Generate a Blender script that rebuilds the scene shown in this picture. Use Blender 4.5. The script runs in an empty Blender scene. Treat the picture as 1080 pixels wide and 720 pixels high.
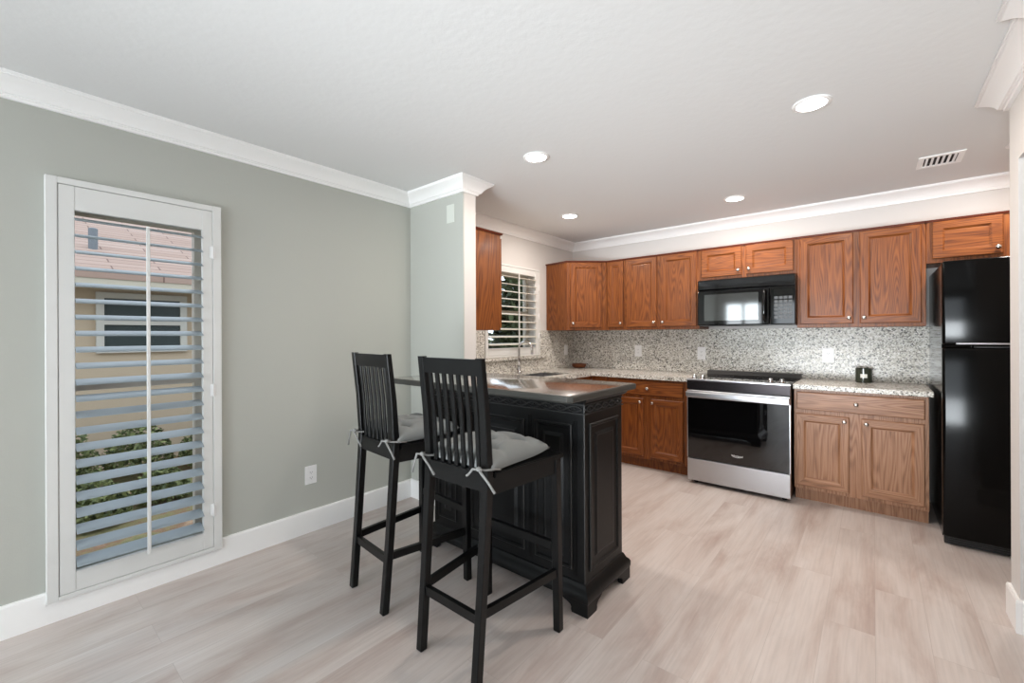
import bpy, bmesh, math, random
from mathutils import Vector, Matrix

random.seed(7)
scene = bpy.context.scene
COL = scene.collection
PI = math.pi

# ------------------------------------------------------------------ camera
FOC, YAW, HY, CAMZ, ROLL = 455.874, math.radians(39.953), 353.661, 1.3073, math.radians(-0.2421)
r0 = Vector((math.cos(YAW), math.sin(YAW), 0)); u0 = Vector((0, 0, 1)); fw = Vector((-math.sin(YAW), math.cos(YAW), 0))
rt = r0 * math.cos(ROLL) + u0 * math.sin(ROLL)
up = -r0 * math.sin(ROLL) + u0 * math.cos(ROLL)
cam_data = bpy.data.cameras.new('camera')
cam = bpy.data.objects.new('camera', cam_data); COL.objects.link(cam)
cam.matrix_world = Matrix(((rt.x, up.x, -fw.x, 0), (rt.y, up.y, -fw.y, 0), (rt.z, up.z, -fw.z, CAMZ), (0, 0, 0, 1)))
cam_data.sensor_width = 36.0
cam_data.lens = FOC / 1080 * 36.0
cam_data.shift_y = -(360 - HY) / 1080
cam_data.clip_start = 0.02
scene.camera = cam

# ------------------------------------------------------------------ world, lights, exposure
scene.view_settings.view_transform = 'Standard'
scene.view_settings.look = 'None'
scene.view_settings.gamma = 1.0
scene.view_settings.use_curve_mapping = False
scene.view_settings.exposure = 0.34
scene.cycles.use_denoising = True
scene.cycles.max_bounces = 10
scene.cycles.diffuse_bounces = 6
scene.cycles.sample_clamp_indirect = 8.0

world = bpy.data.worlds.new('sky'); scene.world = world
world.use_nodes = True
wn = world.node_tree.nodes; wl = world.node_tree.links
bg = wn['Background']
bg.inputs[0].default_value = (0.76, 0.88, 1.0, 1)
bg.inputs[1].default_value = 1.9

def area_light(name, loc, rot, sx, sy, power, color=(1, 1, 1)):
    d = bpy.data.lights.new(name, 'AREA'); d.shape = 'RECTANGLE'; d.size = sx; d.size_y = sy
    d.energy = power; d.color = color
    o = bpy.data.objects.new(name, d); COL.objects.link(o); o.location = loc; o.rotation_euler = rot
    return o
# daylight through the glazed openings of the rear wall (behind the camera)
area_light('daylight_sliding_door', (-0.75, -2.95, 1.05), (PI / 2, 0, 0), 1.9, 2.1, 42, (0.90, 0.96, 1.0))
area_light('daylight_rear_window', (-2.28, -2.95, 1.45), (PI / 2, 0, 0), 0.95, 1.3, 40, (0.90, 0.96, 1.0))
# added fill light without a real source, aimed up through the door to brighten the ceiling
pb = area_light('ceiling_fill', (-0.8, -3.05, 0.45), (math.radians(107), 0, 0), 1.8, 0.8, 21, (0.90, 0.96, 1.0))
pb.data.spread = math.radians(48)
LAMP_POWER, LAMP_COLOR = 9.5, (1.0, 0.89, 0.80)

# ------------------------------------------------------------------ materials
def new_mat(name):
    m = bpy.data.materials.new(name); m.use_nodes = True
    return m, m.node_tree.nodes, m.node_tree.links, m.node_tree.nodes['Principled BSDF']
def lin(c):
    return tuple((x / 255 / 12.92) if x / 255 <= 0.04045 else ((x / 255 + 0.055) / 1.055) ** 2.4 for x in c) + (1,)
def plain(name, rgb, rough=0.5, metal=0.0, coat=0.0, spec=0.5, bump=0.0, bscale=200, var=0.0):
    m, n, l, b = new_mat(name)
    b.inputs['Base Color'].default_value = lin(rgb); b.inputs['Roughness'].default_value = rough
    b.inputs['Metallic'].default_value = metal; b.inputs['Coat Weight'].default_value = coat
    b.inputs['Coat Roughness'].default_value = 0.08
    b.inputs['Specular IOR Level'].default_value = spec
    tc = n.new('ShaderNodeTexCoord')
    if bump:
        t = n.new('ShaderNodeTexNoise'); t.inputs['Scale'].default_value = bscale; t.inputs['Detail'].default_value = 4
        l.new(tc.outputs['Object'], t.inputs['Vector'])
        bp = n.new('ShaderNodeBump'); bp.inputs['Strength'].default_value = bump; bp.inputs['Distance'].default_value = 0.004
        l.new(t.outputs['Fac'], bp.inputs['Height']); l.new(bp.outputs['Normal'], b.inputs['Normal'])
    if var:
        t2 = n.new('ShaderNodeTexNoise'); t2.inputs['Scale'].default_value = 3.0; t2.inputs['Detail'].default_value = 5
        l.new(tc.outputs['Object'], t2.inputs['Vector'])
        mx = n.new('ShaderNodeMix'); mx.data_type = 'RGBA'; mx.blend_type = 'MULTIPLY'
        c = lin(rgb); mx.inputs[6].default_value = c
        r = n.new('ShaderNodeMapRange'); r.inputs[1].default_value = .3; r.inputs[2].default_value = .7
        r.inputs[3].default_value = 1 - var; r.inputs[4].default_value = 1.0
        l.new(t2.outputs['Fac'], r.inputs[0])
        cb = n.new('ShaderNodeCombineColor')
        for k in range(3): l.new(r.outputs[0], cb.inputs[k])
        mx.inputs[0].default_value = 1; l.new(cb.outputs[0], mx.inputs[7]); l.new(mx.outputs[2], b.inputs['Base Color'])
    return m

def ramp(n, stops):
    r = n.new('ShaderNodeValToRGB'); e = r.color_ramp.elements
    while len(e) < len(stops): e.new(0.5)
    for k, (p, c) in enumerate(stops): e[k].position = p; e[k].color = c
    return r

def oak(name, horizontal=False, dark=(78, 38, 15), light=(144, 84, 36), mid=(119, 64, 25)):
    m, n, l, b = new_mat(name)
    tc = n.new('ShaderNodeTexCoord'); oi = n.new('ShaderNodeObjectInfo')
    add = n.new('ShaderNodeVectorMath'); add.operation = 'ADD'
    sc = n.new('ShaderNodeVectorMath'); sc.operation = 'SCALE'; sc.inputs['Scale'].default_value = 37.0
    cmb = n.new('ShaderNodeCombineXYZ')
    for k in range(3): l.new(oi.outputs['Random'], cmb.inputs[k])
    l.new(cmb.outputs[0], sc.inputs[0]); l.new(tc.outputs['Object'], add.inputs[0]); l.new(sc.outputs[0], add.inputs[1])
    mp = n.new('ShaderNodeMapping')
    mp.inputs['Scale'].default_value = (0.7, 4, 8) if horizontal else (8, 4, 0.7)
    l.new(add.outputs[0], mp.inputs['Vector'])
    nz = n.new('ShaderNodeTexNoise'); nz.inputs['Scale'].default_value = 1.25; nz.inputs['Detail'].default_value = 1.0; nz.inputs['Roughness'].default_value = .45
    l.new(mp.outputs[0], nz.inputs['Vector'])
    mul = n.new('ShaderNodeMath'); mul.operation = 'MULTIPLY'; mul.inputs[1].default_value = 120.0
    l.new(nz.outputs['Fac'], mul.inputs[0])
    sn = n.new('ShaderNodeMath'); sn.operation = 'SINE'; l.new(mul.outputs[0], sn.inputs[0])
    mr = n.new('ShaderNodeMapRange'); mr.inputs[1].default_value = -1; mr.inputs[2].default_value = 1
    l.new(sn.outputs[0], mr.inputs[0])
    mp2 = n.new('ShaderNodeMapping'); mp2.inputs['Scale'].default_value = (6, 200, 260) if horizontal else (260, 200, 6)
    l.new(add.outputs[0], mp2.inputs['Vector'])
    n2 = n.new('ShaderNodeTexNoise'); n2.inputs['Scale'].default_value = 1.0; n2.inputs['Detail'].default_value = 2
    l.new(mp2.outputs[0], n2.inputs['Vector'])
    ma = n.new('ShaderNodeMath'); ma.operation = 'MULTIPLY_ADD'; ma.inputs[1].default_value = 0.75
    l.new(n2.outputs['Fac'], ma.inputs[0])
    h = n.new('ShaderNodeMath'); h.operation = 'MULTIPLY'; h.inputs[1].default_value = 0.30
    l.new(mr.outputs[0], h.inputs[0]); l.new(h.outputs[0], ma.inputs[2])
    rp = ramp(n, [(0.22, lin(dark)), (0.46, lin(mid)), (0.80, lin(light))])
    l.new(ma.outputs[0], rp.inputs[0]); l.new(rp.outputs[0], b.inputs['Base Color'])
    b.inputs['Roughness'].default_value = 0.40; b.inputs['Specular IOR Level'].default_value = 0.35
    b.inputs['Coat Weight'].default_value = 0.10; b.inputs['Coat Roughness'].default_value = 0.18
    bp = n.new('ShaderNodeBump'); bp.inputs['Strength'].default_value = 0.10; bp.inputs['Distance'].default_value = .002
    l.new(ma.outputs[0], bp.inputs['Height']); l.new(bp.outputs['Normal'], b.inputs['Normal'])
    return m

def granite(name, tint=(1, 1, 1), rough=0.20):
    m, n, l, b = new_mat(name)
    tc = n.new('ShaderNodeTexCoord')
    nz = n.new('ShaderNodeTexNoise'); nz.inputs['Scale'].default_value = 60; nz.inputs['Detail'].default_value = 3
    l.new(tc.outputs['Object'], nz.inputs['Vector'])
    dm = n.new('ShaderNodeVectorMath'); dm.operation = 'MULTIPLY_ADD'; dm.inputs[1].default_value = (.012, .012, .012)
    l.new(nz.outputs['Color'], dm.inputs[0]); l.new(tc.outputs['Object'], dm.inputs[2])
    vo = n.new('ShaderNodeTexVoronoi'); vo.inputs['Scale'].default_value = 120
    l.new(dm.outputs[0], vo.inputs['Vector'])
    sp = n.new('ShaderNodeSeparateColor'); l.new(vo.outputs['Color'], sp.inputs[0])
    T = lambda c: tuple(a * t for a, t in zip(lin(c)[:3], tint)) + (1,)
    rp = ramp(n, [(0.0, T((78, 76, 72))), (0.08, T((142, 139, 131))), (0.22, T((182, 178, 168))), (0.40, T((206, 203, 194))), (0.62, T((222, 220, 213))), (0.86, T((238, 236, 232)))])
    rp.color_ramp.interpolation = 'CONSTANT'
    l.new(sp.outputs[0], rp.inputs[0])
    l.new(rp.outputs[0], b.inputs['Base Color'])
    b.inputs['Roughness'].default_value = rough; b.inputs['Specular IOR Level'].default_value = .22
    return m

def floor_mat():
    m, n, l, b = new_mat('pale wood plank floor')
    tc = n.new('ShaderNodeTexCoord')
    rot = n.new('ShaderNodeMapping'); rot.inputs['Rotation'].default_value = (0, 0, PI / 2)
    l.new(tc.outputs['Object'], rot.inputs['Vector'])
    br = n.new('ShaderNodeTexBrick'); br.inputs['Scale'].default_value = 1.0
    br.inputs['Brick Width'].default_value = 1.22; br.inputs['Row Height'].default_value = 0.18
    br.inputs['Mortar Size'].default_value = 0.0009; br.inputs['Mortar Smooth'].default_value = 0.2
    br.inputs['Color1'].default_value = (0, 0, 0, 1); br.inputs['Color2'].default_value = (1, 1, 1, 1)
    br.inputs['Mortar'].default_value = (0.5, 0.5, 0.5, 1); br.offset = 0.37
    l.new(rot.outputs[0], br.inputs['Vector'])
    wn_ = n.new('ShaderNodeVectorMath'); wn_.operation = 'MULTIPLY_ADD'; wn_.inputs[1].default_value = (.35, 5, 0)
    l.new(br.outputs['Color'], wn_.inputs[0]); l.new(tc.outputs['Object'], wn_.inputs[2])
    mp = n.new('ShaderNodeMapping'); mp.inputs['Scale'].default_value = (5, 1.0, 1); l.new(wn_.outputs[0], mp.inputs['Vector'])
    nz = n.new('ShaderNodeTexNoise'); nz.inputs['Scale'].default_value = 1.1; nz.inputs['Detail'].default_value = 6; nz.inputs['Roughness'].default_value = .6
    nz.inputs['Distortion'].default_value = .6
    l.new(mp.outputs[0], nz.inputs['Vector'])
    rp = ramp(n, [(0.26, lin((176, 156, 148))), (0.48, lin((201, 190, 184))), (0.74, lin((215, 208, 204)))])
    l.new(nz.outputs['Fac'], rp.inputs[0])
    mp2 = n.new('ShaderNodeMapping'); mp2.inputs['Scale'].default_value = (90, 3, 1); l.new(wn_.outputs[0], mp2.inputs['Vector'])
    n2 = n.new('ShaderNodeTexNoise'); n2.inputs['Scale'].default_value = 1; n2.inputs['Detail'].default_value = 3
    l.new(mp2.outputs[0], n2.inputs['Vector'])
    r2 = ramp(n, [(0.3, (0.9, 0.9, 0.9, 1)), (0.6, (1, 1, 1, 1))]); l.new(n2.outputs['Fac'], r2.inputs[0])
    mx = n.new('ShaderNodeMix'); mx.data_type = 'RGBA'; mx.blend_type = 'MULTIPLY'; mx.inputs[0].default_value = 1
    l.new(rp.outputs[0], mx.inputs[6]); l.new(r2.outputs[0], mx.inputs[7])
    m2 = n.new('ShaderNodeMix'); m2.data_type = 'RGBA'; l.new(br.outputs['Fac'], m2.inputs[0])
    l.new(mx.outputs[2], m2.inputs[6]); m2.inputs[7].default_value = lin((182, 172, 166))
    l.new(m2.outputs[2], b.inputs['Base Color'])
    b.inputs['Roughness'].default_value = 0.38
    return m

def glass_mat(name, tint=(1, 1, 1), refl=0.10):
    m = bpy.data.materials.new(name); m.use_nodes = True
    n = m.node_tree.nodes; l = m.node_tree.links
    n.remove(n['Principled BSDF'])
    tr = n.new('ShaderNodeBsdfTransparent'); tr.inputs[0].default_value = tint + (1,)
    gl = n.new('ShaderNodeBsdfGlossy'); gl.inputs['Roughness'].default_value = 0.02
    mx = n.new('ShaderNodeMixShader'); lw = n.new('ShaderNodeLayerWeight'); lw.inputs[0].default_value = refl
    l.new(lw.outputs['Fresnel'], mx.inputs[0]); l.new(tr.outputs[0], mx.inputs[1]); l.new(gl.outputs[0], mx.inputs[2])
    l.new(mx.outputs[0], n['Material Output'].inputs[0])
    return m

def emit_mat(name, rgb, strength):
    m, n, l, b = new_mat(name)
    b.inputs['Base Color'].default_value = (1, 1, 1, 1)
    b.inputs['Emission Color'].default_value = rgb + (1,); b.inputs['Emission Strength'].default_value = strength
    return m

def shingles():
    m, n, l, b = new_mat('roof shingles')
    tc = n.new('ShaderNodeTexCoord')
    mp = n.new('ShaderNodeMapping'); mp.inputs['Rotation'].default_value = (0, 0, PI / 2); l.new(tc.outputs['Object'], mp.inputs['Vector'])
    br = n.new('ShaderNodeTexBrick'); br.inputs['Scale'].default_value = 1; br.inputs['Brick Width'].default_value = .9; br.inputs['Row Height'].default_value = .14
    br.inputs['Mortar Size'].default_value = .008
    br.inputs['Color1'].default_value = lin((152, 126, 112)); br.inputs['Color2'].default_value = lin((166, 142, 129)); br.inputs['Mortar'].default_value = lin((108, 82, 72))
    l.new(mp.outputs[0], br.inputs['Vector']); l.new(br.outputs['Color'], b.inputs['Base Color'])
    b.inputs['Roughness'].default_value = .9
    return m

def leafy(name, a, c):
    m, n, l, b = new_mat(name)
    gi = n.new('ShaderNodeNewGeometry'); rp = ramp(n, [(0, lin(a)), (1, lin(c))])
    l.new(gi.outputs['Random Per Island'], rp.inputs[0]); l.new(rp.outputs[0], b.inputs['Base Color']); b.inputs['Roughness'].default_value = .7
    return m

def ground_mat():
    m, n, l, b = new_mat('mulch and grass')
    tc = n.new('ShaderNodeTexCoord'); nz = n.new('ShaderNodeTexNoise'); nz.inputs['Scale'].default_value = 3.5; nz.inputs['Detail'].default_value = 8; nz.inputs['Roughness'].default_value = .75
    l.new(tc.outputs['Object'], nz.inputs['Vector'])
    rp = ramp(n, [(.36, lin((78, 84, 46))), (.48, lin((128, 118, 80))), (.56, lin((120, 88, 66))), (.68, lin((165, 138, 112)))])
    l.new(nz.outputs['Fac'], rp.inputs[0]); l.new(rp.outputs[0], b.inputs['Base Color']); b.inputs['Roughness'].default_value = .95
    return m

M = {}
M['wall'] = plain('sage grey wall paint', (184, 186, 179), 0.85, bump=.08, bscale=160)
M['wall_k'] = plain('warm off-white wall tone', (215, 212, 209), 0.85, bump=.08, bscale=160)  # lighter, warmer wall tone than the sage grey
M['plate_paint'] = plain('wall coloured cover plate', (212, 216, 208), 0.5)
M['ceiling'] = plain('textured white ceiling paint', (228, 229, 229), 0.9, bump=.30, bscale=28)
M['trim'] = plain('white gloss trim paint', (250, 250, 249), 0.35)
M['shutter'] = plain('white shutter paint', (224, 225, 223), 0.38)
M['louver'] = plain('sky-tinted white louver paint', (150, 161, 168), 0.4)  # white louvers; the blue-grey cast of skylight is mixed into the colour
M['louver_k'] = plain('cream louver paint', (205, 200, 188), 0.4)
M['floor'] = floor_mat()
M['oak'] = oak('honey oak vertical grain'); M['oak_h'] = oak('honey oak cross grain', True)
M['oak_b'] = oak('greyer oak vertical grain', False, (118, 80, 56), (178, 134, 104), (156, 112, 82)); M['oak_bh'] = oak('greyer oak cross grain', True, (112, 74, 52), (176, 132, 102), (154, 110, 80))  # lighter, less saturated oak for the base cabinet right of the range
M['oak_edge'] = plain('dark stained oak moulding', (92, 38, 20), 0.35)
M['granite'] = granite('speckled granite')
M['nickel'] = plain('brushed nickel', (205, 200, 195), 0.25, 1.0)
M['chrome'] = plain('polished chrome', (215, 215, 215), 0.12, 1.0)
M['steel'] = plain('stainless steel', (186, 186, 188), 0.30, 1.0)
M['black_gloss'] = plain('black gloss enamel', (9, 9, 10), 0.05, coat=0.0)
M['fridge'] = plain('black fridge enamel', (6, 6, 6), 0.11, spec=.15)
M['black_glass'] = plain('black oven glass', (6, 6, 7), 0.03, spec=.8)
M['mw_glass'] = plain('smoked mirror glass', (96, 98, 98), 0.06, .75)
M['black_steel'] = plain('black stainless steel', (70, 66, 68), 0.22, .85)
M['black_plastic'] = plain('black plastic', (18, 18, 19), 0.35)
M['key'] = plain('grey keypad print', (70, 72, 74), 0.4)
M['island'] = plain('worn black island paint', (11, 12, 13), 0.40, spec=.25, bump=.05, bscale=40)
M['island_edge'] = plain('rubbed black paint', (46, 46, 45), 0.45)
M['island_carve'] = plain('worn carved black paint', (34, 34, 34), 0.45)
M['stool'] = plain('black stained stool wood', (10, 11, 12), 0.34, spec=.28)
M['top'] = plain('dark slate brown tabletop', (112, 101, 92), 0.20, coat=1.0, var=.35)
M['top_edge'] = plain('worn grey tabletop edge', (66, 66, 62), 0.45, var=.3)
M['fabric'] = plain('grey cotton', (130, 133, 132), 0.95, bump=.25, bscale=900)
M['tie'] = plain('pale grey cotton tape', (132, 132, 130), 0.95)
M['white_plastic'] = plain('white plastic plate', (240, 240, 240), 0.3)
M['socket'] = plain('shadowed socket slot', (60, 60, 60), 0.6)
M['lens'] = emit_mat('lit lamp lens', (1.0, 0.95, 0.90), 14.0)
M['dark'] = plain('dark duct interior', (12, 12, 12), 0.9)
M['candle_glass'] = plain('smoked green jar glass', (58, 62, 52), 0.08)
M['wax'] = plain('pale wax', (150, 150, 135), 0.6)
M['label'] = plain('white paper label', (235, 235, 228), 0.7)
M['bowl'] = plain('brown wood bowl', (112, 62, 34), 0.35)
M['glass'] = glass_mat('window glass')
M['stucco'] = plain('beige stucco', (186, 166, 142), 0.9, bump=.3, bscale=60)
M['fascia'] = plain('cream fascia paint', (182, 172, 154), 0.7)
M['roof'] = shingles()
M['ext_white'] = plain('white window vinyl', (192, 186, 176), 0.5)
M['ext_dark'] = plain('dark window pane', (52, 60, 60), 0.15)
M['ground'] = ground_mat()
M['leaf'] = leafy('shrub leaves', (58, 70, 38), (140, 146, 92))
M['leaf_dark'] = leafy('dark bush leaves', (24, 32, 18), (84, 92, 56))
M['vent_metal'] = plain('grey vent pipe', (104, 108, 112), 0.6)
M['rubber'] = plain('black rubber foot', (12, 12, 12), .8)
M['rear_frame'] = plain('white sliding door vinyl', (225, 225, 222), 0.4)

# ------------------------------------------------------------------ geometry helpers
def obj(name, bm, mats, parent=None, smooth=False, auto=None):
    me = bpy.data.meshes.new(name); bmesh.ops.recalc_face_normals(bm, faces=bm.faces[:])
    bm.to_mesh(me); bm.free()
    for m in (mats if isinstance(mats, (list, tuple)) else [mats]): me.materials.append(m)
    if smooth or auto:
        for p in me.polygons: p.use_smooth = True
    if auto:
        me.set_sharp_from_angle(angle=math.radians(auto))
    o = bpy.data.objects.new(name, me); COL.objects.link(o)
    if parent: o.parent = parent
    return o
def tag(o, label=None, cat=None, group=None, kind=None):
    if label: o['label'] = label
    if cat: o['category'] = cat
    if group: o['group'] = group
    if kind: o['kind'] = kind
    return o
def thing(name, label, cat, loc=(0, 0, 0), rz=0.0, group=None):
    o = bpy.data.objects.new(name, None); COL.objects.link(o); o.location = loc; o.rotation_euler = (0, 0, rz)
    o.empty_display_size = .05
    return tag(o, label, cat, group)
def struct(name, bm, mats, parent=None, auto=None):
    o = obj(name, bm, mats, parent, auto=auto)
    if parent is None: o['kind'] = 'structure'
    return o
def B(): return bmesh.new()
def box(bm, x0, x1, y0, y1, z0, z1, bev=0.0, seg=2, mi=0, bmi=None):
    r = bmesh.ops.create_cube(bm, size=1.0)
    vs = r['verts']
    for v in vs: v.co = Vector(((x0 + x1) / 2 + v.co.x * (x1 - x0), (y0 + y1) / 2 + v.co.y * (y1 - y0), (z0 + z1) / 2 + v.co.z * (z1 - z0)))
    fs = set(f for v in vs for f in v.link_faces)
    for f in fs: f.material_index = mi
    if bev:
        es = list(set(e for v in vs for e in v.link_edges))
        rr = bmesh.ops.bevel(bm, geom=es, offset=bev, segments=seg, affect='EDGES', profile=.5)
        for f in rr['faces']: f.material_index = mi if bmi is None else bmi
def prism(bm, pts, axis, a0, a1, mi=0):
    """extrude polygon pts (2D) along axis from a0 to a1"""
    def P(p, a): return {'x': (a, p[0], p[1]), 'y': (p[0], a, p[1]), 'z': (p[0], p[1], a)}[axis]
    lo = [bm.verts.new(P(p, a0)) for p in pts]; hi = [bm.verts.new(P(p, a1)) for p in pts]
    n = len(pts); fs = [bm.faces.new(lo[::-1]), bm.faces.new(hi)]
    for i in range(n): fs.append(bm.faces.new((lo[i], lo[(i + 1) % n], hi[(i + 1) % n], hi[i])))
    for f in fs: f.material_index = mi
    return fs
def lathe(bm, prof, cx=0, cy=0, z0=0, seg=24, axis='z', mi=0):
    rings = []
    for r, z in prof:
        ring = []
        for k in range(seg):
            a = 2 * PI * k / seg; p = (r * math.cos(a), r * math.sin(a), z)
            if axis == 'y': p = (p[0], p[2], p[1])
            if axis == 'x': p = (p[2], p[0], p[1])
            ring.append(bm.verts.new((p[0] + cx, p[1] + cy, p[2] + z0)))
        rings.append(ring)
    for a, b in zip(rings, rings[1:]):
        for k in range(seg):
            f = bm.faces.new((a[k], a[(k + 1) % seg], b[(k + 1) % seg], b[k])); f.material_index = mi
    for ring in (rings[0][::-1], rings[-1]):
        f = bm.faces.new(ring); f.material_index = mi
def tube(bm, pts, r, seg=8, mi=0, radii=None):
    pts = [Vector(p) for p in pts]; rings = []
    nrm = None
    for i, p in enumerate(pts):
        t = (pts[min(i + 1, len(pts) - 1)] - pts[max(i - 1, 0)]).normalized()
        if nrm is None:
            nrm = t.orthogonal().normalized()
        nrm = (nrm - t * nrm.dot(t)).normalized(); bn = t.cross(nrm)
        rr = radii[i] if radii else r
        rings.append([bm.verts.new(p + (nrm * math.cos(2 * PI * k / seg) + bn * math.sin(2 * PI * k / seg)) * rr) for k in range(seg)])
    for a, b in zip(rings, rings[1:]):
        for k in range(seg):
            f = bm.faces.new((a[k], a[(k + 1) % seg], b[(k + 1) % seg], b[k])); f.material_index = mi
    bm.faces.new(rings[0][::-1]); bm.faces.new(rings[-1])
def loft(bm, pts, w, d, bev=0.003):
    """square-section post through pts, sections kept horizontal, small chamfer"""
    rings = []
    for p in pts:
        x, y, z = p[:3]; ww = (p[3] if len(p) > 3 else w) / 2; dd = (p[4] if len(p) > 4 else d) / 2; c = bev
        q = [(-ww + c, -dd), (ww - c, -dd), (ww, -dd + c), (ww, dd - c), (ww - c, dd), (-ww + c, dd), (-ww, dd - c), (-ww, -dd + c)]
        rings.append([bm.verts.new((x + a, y + b, z)) for a, b in q])
    for a, b in zip(rings, rings[1:]):
        for k in range(8): bm.faces.new((a[k], a[(k + 1) % 8], b[(k + 1) % 8], b[k]))
    bm.faces.new(rings[0][::-1]); bm.faces.new(rings[-1])
def beam(bm, a, b, w, h):
    """rectangular bar from a to b, w horizontal, h vertical"""
    a = Vector(a); b = Vector(b); t = (b - a).normalized(); s = t.cross(Vector((0, 0, 1))).normalized(); u = s.cross(t)
    r = [[bm.verts.new(p + s * i * w / 2 + u * j * h / 2) for i, j in ((-1, -1), (1, -1), (1, 1), (-1, 1))] for p in (a, b)]
    for k in range(4): bm.faces.new((r[0][k], r[0][(k + 1) % 4], r[1][(k + 1) % 4], r[1][k]))
    bm.faces.new(r[0][::-1]); bm.faces.new(r[1])
def sweep(bm, path, prof, closed=False, mi=0):
    """profile points (out, z); out is to the right of the path direction, mitred"""
    n = len(path); rings = []
    P = [Vector((p[0], p[1])) for p in path]
    for i in range(n):
        dp = (P[i] - P[i - 1]).normalized() if (i > 0 or closed) else None
        dn = (P[(i + 1) % n] - P[i]).normalized() if (i < n - 1 or closed) else None
        if dp is None: dp = dn
        if dn is None: dn = dp
        n1 = Vector((dp.y, -dp.x)); n2 = Vector((dn.y, -dn.x))
        mt = (n1 + n2); mt = mt / mt.dot(n1) if mt.length > 1e-6 else n1
        rings.append([bm.verts.new((P[i].x + mt.x * o, P[i].y + mt.y * o, z)) for o, z in prof])
    m = len(prof)
    rng = range(n) if closed else range(n - 1)
    for i in rng:
        a, b = rings[i], rings[(i + 1) % n]
        for k in range(m):
            f = bm.faces.new((a[k], a[(k + 1) % m], b[(k + 1) % m], b[k])); f.material_index = mi
    if not closed:
        bm.faces.new(rings[0][::-1]); bm.faces.new(rings[-1])
def panel_loops(bm, x0, x1, z0, z1, loops, yb, hmi=0, vmi=0, worn=()):
    """front-facing (-y) panel: loops of (inset, y); back at yb.  stiles use vmi, rails hmi"""
    rings = []
    for ins, y in [(loops[0][0], yb)] + loops:
        rings.append([bm.verts.new(p) for p in ((x0 + ins, y, z0 + ins), (x1 - ins, y, z0 + ins), (x1 - ins, y, z1 - ins), (x0 + ins, y, z1 - ins))])
    bm.faces.new(rings[0][::-1]).material_index = vmi
    for i, (a, b) in enumerate(zip(rings, rings[1:])):
        for k in range(4):
            f = bm.faces.new((a[k], a[(k + 1) % 4], b[(k + 1) % 4], b[k])); f.material_index = 2 if i in worn else (hmi if k in (0, 2) else vmi)
    return bm.faces.new(rings[-1])

# ------------------------------------------------------------------ dimensions
XL, YB, ZC = -2.902, 4.651, 2.44
YPF, YPB, XP = 2.176, 2.303, -2.28
YR = -2.6
XFAR = 1.15

# ------------------------------------------------------------------ room shell
bm = B(); box(bm, XL - .15, XFAR + .15, YR - .15, YB + .15, -.12, 0); struct('floor', bm, M['floor'])
bm = B(); box(bm, XL - .15, XFAR + .15, YR - .15, YB + .15, ZC, ZC + .12); struct('ceiling', bm, M['ceiling'])
W1 = (.21, .765, .185, 1.945)      # left window opening y0,y1,z0,z1
W2 = (3.06, 3.845, 1.13, 1.97)     # kitchen window opening
def wall_with_holes(bm, x0, x1, y0, y1, holes, mi):
    y = y0
    for (a, b, c, d) in holes:
        box(bm, x0, x1, y, a, 0, ZC, mi=mi); box(bm, x0, x1, a, b, 0, c, mi=mi); box(bm, x0, x1, a, b, d, ZC, mi=mi); y = b
    box(bm, x0, x1, y, y1, 0, ZC, mi=mi)
bm = B(); wall_with_holes(bm, XL - .15, XL, YR, YPF + .06, [W1], 0); wall_with_holes(bm, XL - .15, XL, YPF + .06, YB, [W2], 1); struct('wall_left', bm, [M['wall'], M['wall_k']])
bm = B(); box(bm, XL - .15, XFAR + .15, YB, YB + .15, 0, ZC); struct('wall_back', bm, M['wall_k'])
bm = B(); box(bm, XL, XP, YPF, YPF + .01, 0, ZC); box(bm, XL, XP + .0005, YPF + .01, YPB, 0, ZC, mi=1); struct('wall_partition', bm, [M['wall'], M['wall_k']])
# right side: wall end, door head, near wall
bm = B(); box(bm, .485, XFAR, 2.868, 3.026, 0, ZC); box(bm, .485, .61, 2.22, 2.868, 2.07, ZC); struct('wall_right', bm, M['wall_k'])
bm = B(); box(bm, .44, .61, YR, 2.22, 0, ZC); struct('wall_near_right', bm, M['wall_k'])
bm = B(); box(bm, XFAR, XFAR + .15, YR, YB, 0, ZC); struct('wall_far_right', bm, M['wall_k'])
# rear wall with sliding door and window
SD = (-1.75, .15, 0.0, 2.06); RW = (-2.72, -1.92, .86, 2.06)
bm = B()
x0, x1 = XL - .15, XFAR + .15
for (a, b, c, d) in (RW, SD):
    box(bm, x0, a, YR - .15, YR, 0, ZC)
    if c > 0: box(bm, a, b, YR - .15, YR, 0, c)
    box(bm, a, b, YR - .15, YR, d, ZC); x0 = b
box(bm, x0, x1, YR - .15, YR, 0, ZC)
struct('wall_rear', bm, M['wall'])
def glazing(name, a, b, c, d, mull):
    bm = B(); y0, y1 = YR - .11, YR - .05; t = .05
    box(bm, a, b, y0, y1, c, c + t); box(bm, a, b, y0, y1, d - t, d); box(bm, a, a + t, y0, y1, c + t, d - t); box(bm, b - t, b, y0, y1, c + t, d - t)
    for x in mull: box(bm, x - .03, x + .03, y0, y1, c + t, d - t)
    o = struct(name, bm, M['rear_frame'])
    bm = B(); box(bm, a + t, b - t, YR - .085, YR - .08, c + t, d - t); obj('pane', bm, M['glass'], o)
    return o
glazing('door_1', *SD, [-.8]); glazing('window_3', *RW, [-2.32])

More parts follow.
